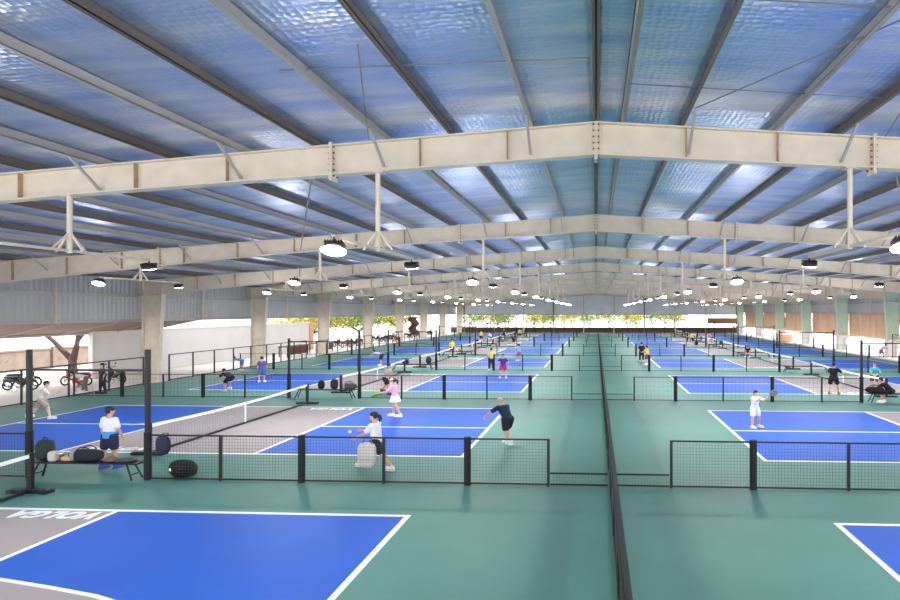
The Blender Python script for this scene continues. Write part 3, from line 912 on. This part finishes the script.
def paddle(hand, label, rgb, s=1.0, face=None):
    p, d = hand
    t = thing('paddle', label, 'paddle', p)
    z = d; x = z.cross(Vector(face or (0, 1, .2))).normalized(); y = z.cross(x)
    R = Matrix((x, y, z)).transposed()
    m = MB(); m.tube([R @ Vector((0, 0, -.05 * s)), R @ Vector((0, 0, .12 * s))], .018 * s, 8); part('handle', m, 'seatblk', t, True)
    m = MB()
    ring = lambda yy: [R @ Vector((.12 * s * math.copysign(abs(math.cos(a)) ** .6, math.cos(a)), yy, .27 * s + .17 * s * math.copysign(abs(math.sin(a)) ** .6, math.sin(a)))) for a in [2 * PI * q / 20 for q in range(20)]]
    m.rings([ring(-.009 * s), ring(.009 * s)]); part('blade', m, cloth(rgb), t)
    return t

h = person((-14.19, 16.45), 1.76, -8, 'stand', 'man in a white and blue shirt seen from behind at the nearest bench', (238, 238, 242), (38, 46, 76), near=2, shirt_low=(70, 160, 226), shoes=(60, 80, 160), pose_over=dict(look=28))
h = person((-6.43, 16.74), 1.76, 78, 'stride', 'woman in a white shirt with black ponytail striding left behind the nearest fence', (238, 236, 238), (24, 24, 40), 'ponytail', near=2, shoes=(236, 226, 216), pose_over=dict(legs=((36, 4, 6), (-32, 4, 8)), arms=((44, 6, 40), (34, 4, 30))))
t = thing('tote_bag', 'pale beige tote bag carried by the striding woman in white', 'bag', (-6.52, 16.42, .98))
m = MB(); m.ell((-.02, 0, -.5), (.27, .09, .36), None, 18, 12, 0, .55); part('bag_body', m, cloth((212, 204, 198)), t, True)
for yy in (-.04, .04):
    m = MB(); m.tube([(-.14, yy, -.2), (-.1, yy * .6, -.02), (0, 0, .02), (.1, yy * .6, -.02), (.14, yy, -.2)], .012, 6); part('bag_handle', m, cloth((150, 90, 110)), t, True)
h = person((-8.71, 25.0), 1.68, 82, 'stride', 'woman in a pink top, white skirt and white visor holding a green paddle', (238, 166, 196), (244, 244, 246), 'ponytail', near=2, skirt=True, shoes=(240, 238, 236), cap=(240, 240, 240), pose_over=dict(legs=((16, 8, 8), (-14, 8, 14)), arms=((46, 8, 22), (36, 8, 40))))
paddle(h[0], 'bright green paddle held out by the woman in pink', (150, 216, 50), 1.5, (0, .3, 1))
h = person((-11.62, 31.91), 1.74, -120, 'run', 'man in a light grey shirt and black shorts running on the second left court side', (186, 176, 180), (26, 26, 28), near=1, shoes=(60, 62, 70))
paddle(h[1], 'white paddle held by the running man in grey', (236, 236, 236), 1.2)
h = person((-3.02, 19.98), 1.74, 42, 'lunge', 'bald man in a navy shirt lunging beside the nearest fence end', (30, 40, 74), (24, 24, 34), None, near=2, cap=None, shoes=(236, 236, 238), pose_over=dict(lean=36, legs=((30, 6, 24), (-18, 8, 30)), arms=((30, 16, 36), (40, 34, 6))))
h = person((6.32, 23.41), 1.45, 212, 'ready', 'child in white with black hair swinging a racket on the right blue court', (240, 240, 242), (236, 236, 238), near=2, shoes=(240, 240, 240), pose_over=dict(lean=4, legs=((8, 10, 8), (6, 12, 8)), arms=((70, 6, 60), (70, 16, 60))))
paddle(h[1], 'grey paddle raised by the child in white', (150, 140, 136), 1.05)
h = person((13.17, 33.22), 1.72, -30, 'ready', 'man in black shirt and black shorts seen from behind beside a right net', (24, 22, 24), (22, 22, 24), near=1, shoes=(200, 120, 96), pose_over=dict(lean=8, legs=((8, 12, 10), (6, 12, 8)), arms=((30, 40, 10), (30, 16, 50))))
person((-21.19, 32.62), 1.72, 60, 'crouch', 'man in black crouching low with a paddle on the left court', (24, 24, 28), (28, 28, 32), near=1, pose_over=dict(lean=66))
h = person((-21.61, 36.88), 1.62, 10, 'stand', 'woman in purple shirt and blue shorts standing on the far left court', (92, 78, 140), (66, 96, 176), 'short', near=0)
person((-27.18, 43.55), 1.45, 110, 'bend', 'child in light blue bending beside the left railing fence', (96, 150, 214), (90, 120, 180), near=0)
person((-23.61, 23.74), 1.66, -60, 'run', 'man in pale shirt and beige shorts running at the far left court edge', (226, 216, 208), (176, 158, 146), near=1, shoes=(240, 238, 236), skin=(220, 190, 170), hair='short')
h = person((-28.55, 31.2), 1.62, 120, 'bend', 'person in a white shirt bending over outside the left railing', (226, 226, 222), (110, 106, 104), near=0, shorts='long')
person((-27.5, 31.2), 1.66, 150, 'stand', 'person in dark navy clothes standing by the left railing gap', (40, 38, 66), (36, 34, 50), 'long', near=0, shorts='long', shoes=(60, 50, 60))
person((-29.6, 32.2), 1.3, 200, 'sit', 'person in red squatting beside the bending person at the railing', (170, 60, 60), (120, 150, 170), near=0, z0=.25)
person((-6.38, 39.95), 1.62, 185, 'ready', 'player in purple and magenta facing the camera on the third left court', (72, 46, 130), (190, 40, 120), near=1, pose_over=dict(lean=6, legs=((10, 10, 12), (8, 10, 12)), arms=((40, 30, 40), (20, 34, 60))))
person((-8.11, 44.94), 1.72, 20, 'stand', 'player in yellow shirt and white cap with dark trousers, third left court', (236, 220, 130), (44, 44, 60), near=0, shorts='long', cap=(240, 240, 240))
person((-7.17, 53.61), 1.62, 60, 'ready', 'player in light blue shirt lunging on the fourth left court', (130, 190, 226), (180, 110, 130), near=0)
person((-18.04, 48.12), 1.7, 80, 'bend', 'player in grey bending forward on the far left court past the third net', (170, 164, 184), (34, 32, 44), near=0)
person((-14.8, 59.6), 1.66, 180, 'stand', 'player in yellow at the fourth left bench', (222, 210, 70), (80, 74, 70), near=0)
person((-17.04, 86.17), 1.7, 160, 'stand', 'distant player in yellow green shirt left of the far net line', (198, 200, 90), (36, 36, 40), near=0)
person((-15.22, 83.55), 1.66, 120, 'ready', 'distant player in white shirt left of the far net line', (226, 232, 236), (60, 64, 74), near=0)
person((-15.1, 95.61), 1.7, 200, 'stand', 'distant person in black and green near the far nets', (40, 48, 40), (30, 30, 32), near=0)
person((-12.6, 96.5), 1.66, 180, 'stand', 'distant person in bright green shirt near the far nets', (120, 190, 90), (40, 40, 44), near=0)
person((-10.77, 76.55), 1.72, 60, 'lunge', 'distant player in all black lunging on the left', (22, 22, 24), (22, 22, 24), near=0)
person((4.1, 53.4), 1.74, 10, 'stand', 'man in black just right of the centre aisle', (26, 26, 30), (26, 26, 34), near=0, shorts='long')
h = person((4.25, 50.21), 1.66, 60, 'ready', 'player in yellow shirt and purple shorts beside the man in black', (224, 182, 60), (106, 70, 96), near=0, pose_over=dict(lean=8))
person((16.22, 35.03), 1.6, 170, 'ready', 'child in a yellow and turquoise shirt with a red cap behind the second right bench', (56, 164, 190), (60, 60, 70), near=1, cap=(176, 60, 70), pose_over=dict(lean=8), shirt_low=(216, 214, 110), shoes=(120, 110, 110))
person((14.75, 30.1), 1.7, 50, 'sit', 'man in black sitting hunched on the second right bench', (24, 20, 24), (30, 26, 30), near=1, z0=.49, pose_over=dict(lean=44))
person((15.1, 59.6), 1.7, 175, 'sit', 'person in black sitting hunched on the fourth right bench', (28, 24, 26), (60, 46, 44), near=0, z0=.49, pose_over=dict(lean=55))
person((12.97, 80.08), 1.72, 60, 'bend', 'distant player in yellow and black bending, far right courts', (214, 196, 90), (34, 34, 36), near=0, pose_over=dict(lean=40))
person((16.0, 82.65), 1.72, 100, 'bend', 'distant player in pink bending, far right courts', (214, 140, 160), (52, 40, 60), near=0, pose_over=dict(lean=40))
person((27.3, 57.5), 1.6, -70, 'bend', 'player in pale pink bending outside the right court edge', (226, 150, 186), (150, 110, 150), near=0, pose_over=dict(lean=50))
person((29.0, 57.6), 1.68, 60, 'ready', 'person with brown hair and pink shorts at the bright right edge', (214, 178, 150), (220, 150, 170), near=0, hair='long', pose_over=dict(lean=4))
person((-28.9, 84.0), 1.6, 120, 'sit', 'person seated beside the parked motorbikes at the far left', (150, 70, 60), (40, 36, 40), near=0, z0=.45)
# ball in play
m = MB(); m.ell((0, 0, 0), (.06, .05, .05), None, 12, 8); o = place('pickleball', m.mesh('pickleball', 'tape', True)); o.location = (-8.1, 18.9, .62)
tag(o, 'white ball in flight above the blue court beside the striding woman', 'ball')

# ------------------------------------------------------------------ motorbikes
def motorbike(x, y, rz, label, paint, group=None):
    t = thing('motorbike', label, 'motorbike', (x, y, 0), rz, group)
    for wx in (-.62, .66):
        m = MB(); n = 20
        rr = []
        for i in range(n):
            a = 2 * PI * i / n; c = Vector((wx + .24 * math.cos(a), 0, .3 + .24 * math.sin(a))); rd = Vector((math.cos(a), 0, math.sin(a)))
            rr.append([c + rd * .05 * math.cos(b) + Vector((0, 1, 0)) * .05 * math.sin(b) for b in [2 * PI * q / 6 for q in range(6)]])
        rr.append(rr[0]); m.rings(rr, 0, False)
        w = part('wheel', m, 'tyre', t, True)
        m = MB()
        for q in range(5): a = 2 * PI * q / 5; m.tube([(wx, 0, .3), (wx + .2 * math.cos(a), 0, .3 + .2 * math.sin(a))], .012, 5)
        m.tube([(wx, -.05, .3), (wx, .05, .3)], .05, 10); part('wheel_hub', m, 'chrome', w)
    m = MB()
    m.ell((-.45, 0, .62), (.42, .13, .12), None, 14, 8, 0, .8); m.ell((.02, 0, .45), (.3, .12, .13), Matrix.Rotation(.4, 3, 'Y'), 14, 8)
    m.tube([(.2, 0, .4), (.42, 0, .72), (.5, 0, .95)], [.14, .16, .1], 10); m.ell((.66, 0, .6), (.22, .07, .05), Matrix.Rotation(.3, 3, 'Y'), 12, 6)
    part('fairing', m, paint, t, True)
    m = MB(); m.ell((-.35, 0, .77), (.42, .12, .07), None, 14, 8, 0, .8); part('seat', m, 'seatblk', t, True)
    m = MB(); m.tube([(.36, -.33, 1.0), (.46, -.12, 1.02), (.46, .12, 1.02), (.36, .33, 1.0)], .018, 6)
    for sy in (-1, 1): m.tube([(.44, sy * .2, 1.02), (.42, sy * .3, 1.2)], .008, 5); m.ell((.42, sy * .31, 1.23), (.02, .07, .045), None, 10, 6)
    part('handlebar', m, 'seatblk', t, True)
    m = MB(); m.ell((.56, 0, .93), (.07, .1, .08), None, 12, 8); part('headlight', m, 'chrome', t, True)
    m = MB(); m.tube([(0, 0, .35), (-.02, .12, .28), (-.7, .16, .3)], .04, 8); m.box((.02, 0, .27), (.34, .2, .2)); part('engine', m, 'chrome', t, True)
    for s in (-1, 1):
        m = MB(); m.tube([(.46, s * .08, .9), (.66, s * .08, .3)], .02, 6); part('fork', m, 'chrome', t)
    m = MB(); m.tube([(.0, 0, .2), (-.05, .22, .012)], .014, 5); m.tube([(.0, 0, .2), (-.05, -.2, .012)], .014, 5); part('stand', m, 'chrome', t)
    return t
mb0 = motorbike(-33.3, 32.2, .25, 'black motorbike parked left of the tall post behind the railing', 'bikeblk', 'parked motorbikes')
mb1 = motorbike(-31.9, 34.4, 3.3, 'red motorbike parked behind the railing', 'red', 'parked motorbikes')
dup(mb0, (-34.6, 33.6, 0), 'black motorbike parked just behind the nearest black motorbike', .5, 'parked motorbikes')
dup(mb0, (-30.6, 35.8, 0), 'black motorbike standing right of the red motorbike outside', 2.9, 'parked motorbikes')
k = 0
spots = [(72, -31.3), (73.2, -33), (74.6, -31.5), (76, -32.6), (77.5, -31.2), (79, -32.2), (85, -31.4), (86.2, -33), (87.5, -31.2), (89, -32.3), (90.5, -31.2), (92, -32.6), (97.5, -31.4), (99, -32.2), (101, -31.2), (103, -32), (109, -31.4), (111, -31.9)]
for q, (y, x) in enumerate(spots):
    dup(mb1 if q in (0, 5) else mb0, (x, y, 0), '%s motorbike of the row parked beyond the far left columns, counted from the near end' % ['first', 'second', 'third', 'fourth', 'fifth', 'sixth', 'seventh', 'eighth', 'ninth', 'tenth', 'eleventh', 'twelfth', 'thirteenth', 'fourteenth', 'fifteenth', 'sixteenth', 'seventeenth', 'last'][q], 1.2 + .3 * math.sin(q * 2.3), 'parked motorbikes')

# dark table past the plaster wall
def table(x, y, L, label):
    t = thing('table', label, 'table', (x, y, 0))
    part('tabletop', MB().b2((-.5, -L / 2, 1.0), (.5, L / 2, 1.08)), 'wood', t)
    for sx in (-.42, .42):
        for sy in (-1, 1): part('leg', MB().b2((sx - .04, sy * (L / 2 - .15) - .04, 0), (sx + .04, sy * (L / 2 - .15) + .04, 1.0)), 'black', t)
    part('front_panel', MB().b2((.38, -L / 2 + .2, .2), (.42, L / 2 - .2, .98)), 'wood', t)
table(-30.9, 58.5, 4.4, 'dark wooden counter table in front of the grey wall by the left columns')
table(-30.9, 64.5, 4.0, 'second dark wooden counter table farther along the grey wall')

# ------------------------------------------------------------------ trees
def tree(x, y, H, cr, label, leaf, n=700, trunk_r=.12, fork=3, low=.45, group='trees outside', leafs=1.0, seed=0):
    rnd = random.Random(seed)
    t = thing('tree', label, 'tree', (x, y, 0), 0, group)
    m = MB(); top = []
    m.tube([(0, 0, 0), (.05, 0, H * .18), (-.04, 0, H * .34)], [trunk_r * 1.4, trunk_r, trunk_r * .9], 8)
    for k in range(fork):
        a = 2 * PI * k / fork + rnd.uniform(-.4, .4); e = Vector((math.cos(a) * cr * .6, math.sin(a) * cr * .6, H * rnd.uniform(.7, .9)))
        mid = Vector((-.04, 0, H * .33)).lerp(e, .5) + Vector((rnd.uniform(-.2, .2), rnd.uniform(-.2, .2), -.1))
        m.tube([(-.04, 0, H * .3), mid, e], [trunk_r * .8, trunk_r * .55, trunk_r * .2], 6); top.append(e)
        for q in range(2):
            e2 = mid + Vector((rnd.uniform(-1, 1) * cr * .6, rnd.uniform(-1, 1) * cr * .6, H * .25)); m.tube([mid, e2], [trunk_r * .4, trunk_r * .12], 5); top.append(e2)
    part('trunk', m, 'bark', t, True)
    m = MB(); lv = [Vector((rnd.gauss(0, 1), rnd.gauss(0, 1), rnd.gauss(0, 1))).normalized() for _ in range(n)]
    for k, v in enumerate(lv):
        c = top[k % len(top)] * .7 + Vector((0, 0, H * .2))
        p = c + Vector((v.x * cr * .55, v.y * cr * .55, v.z * H * (1 - low) * .42)) * rnd.uniform(.3, 1)
        s = rnd.uniform(.08, .2) * leafs; a = Vector((rnd.uniform(-1, 1), rnd.uniform(-1, 1), rnd.uniform(-.5, .5))).normalized(); b = a.cross(v).normalized() if abs(a.dot(v)) < .98 else Vector((0, 0, 1))
        m.add([p - a * s, p + b * s * .45 - a * s * .1, p + a * s, p - b * s * .45 + a * s * .1], [(0, 1, 2, 3)])
    part('foliage', m, leaf, t)
t = thing('tree', 'bare forked tree with spreading trunks outside behind the red motorbike', 'tree', (-38.0, 40.5, 0), 0, 'trees outside')
m = MB()
m.tube([(0.2, 0, 0), (.1, 0, 1.4)], [.3, .24], 8); m.tube([(.05, 0, 1.1), (-1.3, 0, 2.4), (-2.9, 0, 3.6), (-4.0, 0, 5)], [.2, .15, .1, .05], 8)
m.tube([(.2, 0, 1.1), (.5, 0, 2.3), (.6, 0, 3.6), (.7, 0, 5.4)], [.24, .16, .1, .05], 8); m.tube([(.5, 0, 2.4), (1.2, 0, 3.2), (1.7, 0, 4.4)], [.12, .09, .04], 8)
part('trunk', m, 'bark', t, True)
m = MB(); rnd = random.Random(3)
for k in range(500):
    c = [Vector((-3.4, 0, 4.6)), Vector((.8, 0, 5.2)), Vector((1.8, 0, 4.7)), Vector((-1.4, .4, 4.2))][k % 4]
    p = c + Vector((rnd.gauss(0, .8), rnd.gauss(0, .8), rnd.gauss(0, .35))); a = Vector((rnd.uniform(-1, 1), rnd.uniform(-1, 1), rnd.uniform(-.5, .5))).normalized(); b = a.cross(Vector((0, 0, 1))).normalized(); s = rnd.uniform(.1, .2)
    m.add([p - a * s, p + b * s * .5, p + a * s, p - b * s * .5], [(0, 1, 2, 3)])
part('foliage', m, 'leaf', t)
tree(-48, 38, 5.2, 3.0, 'leafy yellow green tree behind the low block wall at the left edge', 'leaf', 900, .12, 3, .5, seed=5)
tree(-37, 74, 4.6, 6.5, 'yellow green tree seen between the third and fourth left columns', 'leaf', 2600, .2, 4, -.2, leafs=1.7, seed=6)
tree(-37.5, 91, 4.6, 6.5, 'light green tree seen between the fourth and fifth left columns', 'leaf2', 2600, .2, 4, -.2, leafs=1.7, seed=7)
tree(-37, 108, 4.6, 6.5, 'yellow tree seen beyond the farthest left columns', 'leaf', 2600, .2, 4, -.2, leafs=1.7, seed=8)
for q, (x, y) in enumerate([(-26, 139), (-20, 133), (-15, 140), (-10.5, 134), (-5.5, 139), (-1.5, 134), (7.5, 140), (13, 136), (20, 143), (-23, 136), (3, 138), (-13, 145), (10, 147), (16.5, 140), (-8, 147), (-29, 136)]):
    tree(x, y, 4.9 + .5 * math.sin(q * 2), 3.6, 'small yellow green tree beyond the low end wall, %s' % ['second from the left', 'between the left court ends', 'behind the farthest left net', 'left of the centre aisle', 'nearer the centre aisle', 'at the aisle end', 'right of the aisle end', 'behind the right court ends', 'near the slatted panel', 'third from the left', 'just right of the aisle', 'in the back row left', 'in the back row right', 'between right net and panel', 'in the back row near the aisle', 'leftmost of all'][q], 'leaf' if q % 2 == 0 else 'leaf2', 1600, .1, 4, -.5, leafs=1.5, seed=20 + q)

# ------------------------------------------------------------------ right side: tarpaulins between the green columns
for i in range(3, 10):
    y0, y1 = FRAMES[i] - .1, FRAMES[i + 1] - .15
    if i == 9: y1 = END - 2.2
    zb, zt2 = 1.7 - .06 * (i - 3), 4.38
    m = MB(); nu, nv = 48, 8
    vs = []
    for a in range(nu + 1):
        for b in range(nv + 1):
            u, v = a / nu, b / nv
            w_ = noise.noise(Vector((u * 9 + i * 7, v * 1.2, 0))) * .16 + .05 * math.sin(u * 40 + 3 * noise.noise(Vector((u * 4, v * 2, i))))
            vs.append((30.35 + w_, y0 + (y1 - y0) * u, zb + (zt2 - zb) * v + (1 - v) * .12 * noise.noise(Vector((u * 5, 0, i * 3)))))
    m.add(vs, [(a * (nv + 1) + b, (a + 1) * (nv + 1) + b, (a + 1) * (nv + 1) + b + 1, a * (nv + 1) + b + 1) for a in range(nu) for b in range(nv)])
    o = place('tarpaulin', m.mesh('tarpaulin', 'tarp', True))
    so = o.modifiers.new('thick', 'SOLIDIFY'); so.thickness = .012
    tag(o, 'brown hanging tarpaulin under the right cladding, %s bay in view from the near end' % ORD[i - 3], 'tarpaulin', 'hanging tarpaulins')
t = thing('guard_rail', 'thin black guard rail at the right edge in front of the tarpaulin', 'railing', (29.0, 50.6, 0))
for q in range(5): part('post', MB().b2((-.03, q * 2.1 - .03, 0), (.03, q * 2.1 + .03, 2.3)), 'black', t)
for z in (1.7, 2.28): part('rail', MB().b2((-.03, 0, z - .03), (.03, 8.4, z + .03)), 'black', t)
# end wall details
m = MB(); m.b2((23.2, END + .05, 2.0), (30.2, END + .11, 3.15)); t = thing('slatted_panel', 'brown slatted panel hanging in the end wall opening at the right', 'panel', (0, 0, 0))
part('panel_board', m, 'brown', t)
for hx in (23.6, 26.7, 29.8): part('hanger', MB().b2((hx - .03, END + .02, 3.1), (hx + .03, END + .06, 3.95)), 'black', t)
for q in range(6): part('slat', MB().b2((23.2, END, 2.05 + q * .19), (30.2, END + .05, 2.13 + q * .19)), 'tan', t)
t = thing('crate', 'orange plastic crate on the bright ground right of the far courts', 'crate', (28.6, 90.0, 0))
part('crate_body', MB().b2((-.8, -.4, .05), (.8, .4, 1.0)).b2((-.85, -.45, .95), (.85, .45, 1.05)), 'orange', t)
part('crate_base', MB().b2((-.75, -.35, 0), (.75, .35, .05)), 'black', t)
m = MB(); nu = 12
for a in range(nu):
    z0_, z1_ = 3.6 - a * .25, 3.35 - a * .25
    m.add([(-31.0 - .3 * math.sin(a), 96, z0_), (-31 - .3 * math.sin(a), 100.5, z0_), (-31 - .3 * math.sin(a + 1), 100.5, z1_), (-31 - .3 * math.sin(a + 1), 96, z1_)], [(0, 1, 2, 3)])
o = place('awning', m.mesh('awning', 'brown', True)); o.modifiers.new('thick', 'SOLIDIFY').thickness = .05
tag(o, 'dark red brown folded awning between the far left columns', 'awning')
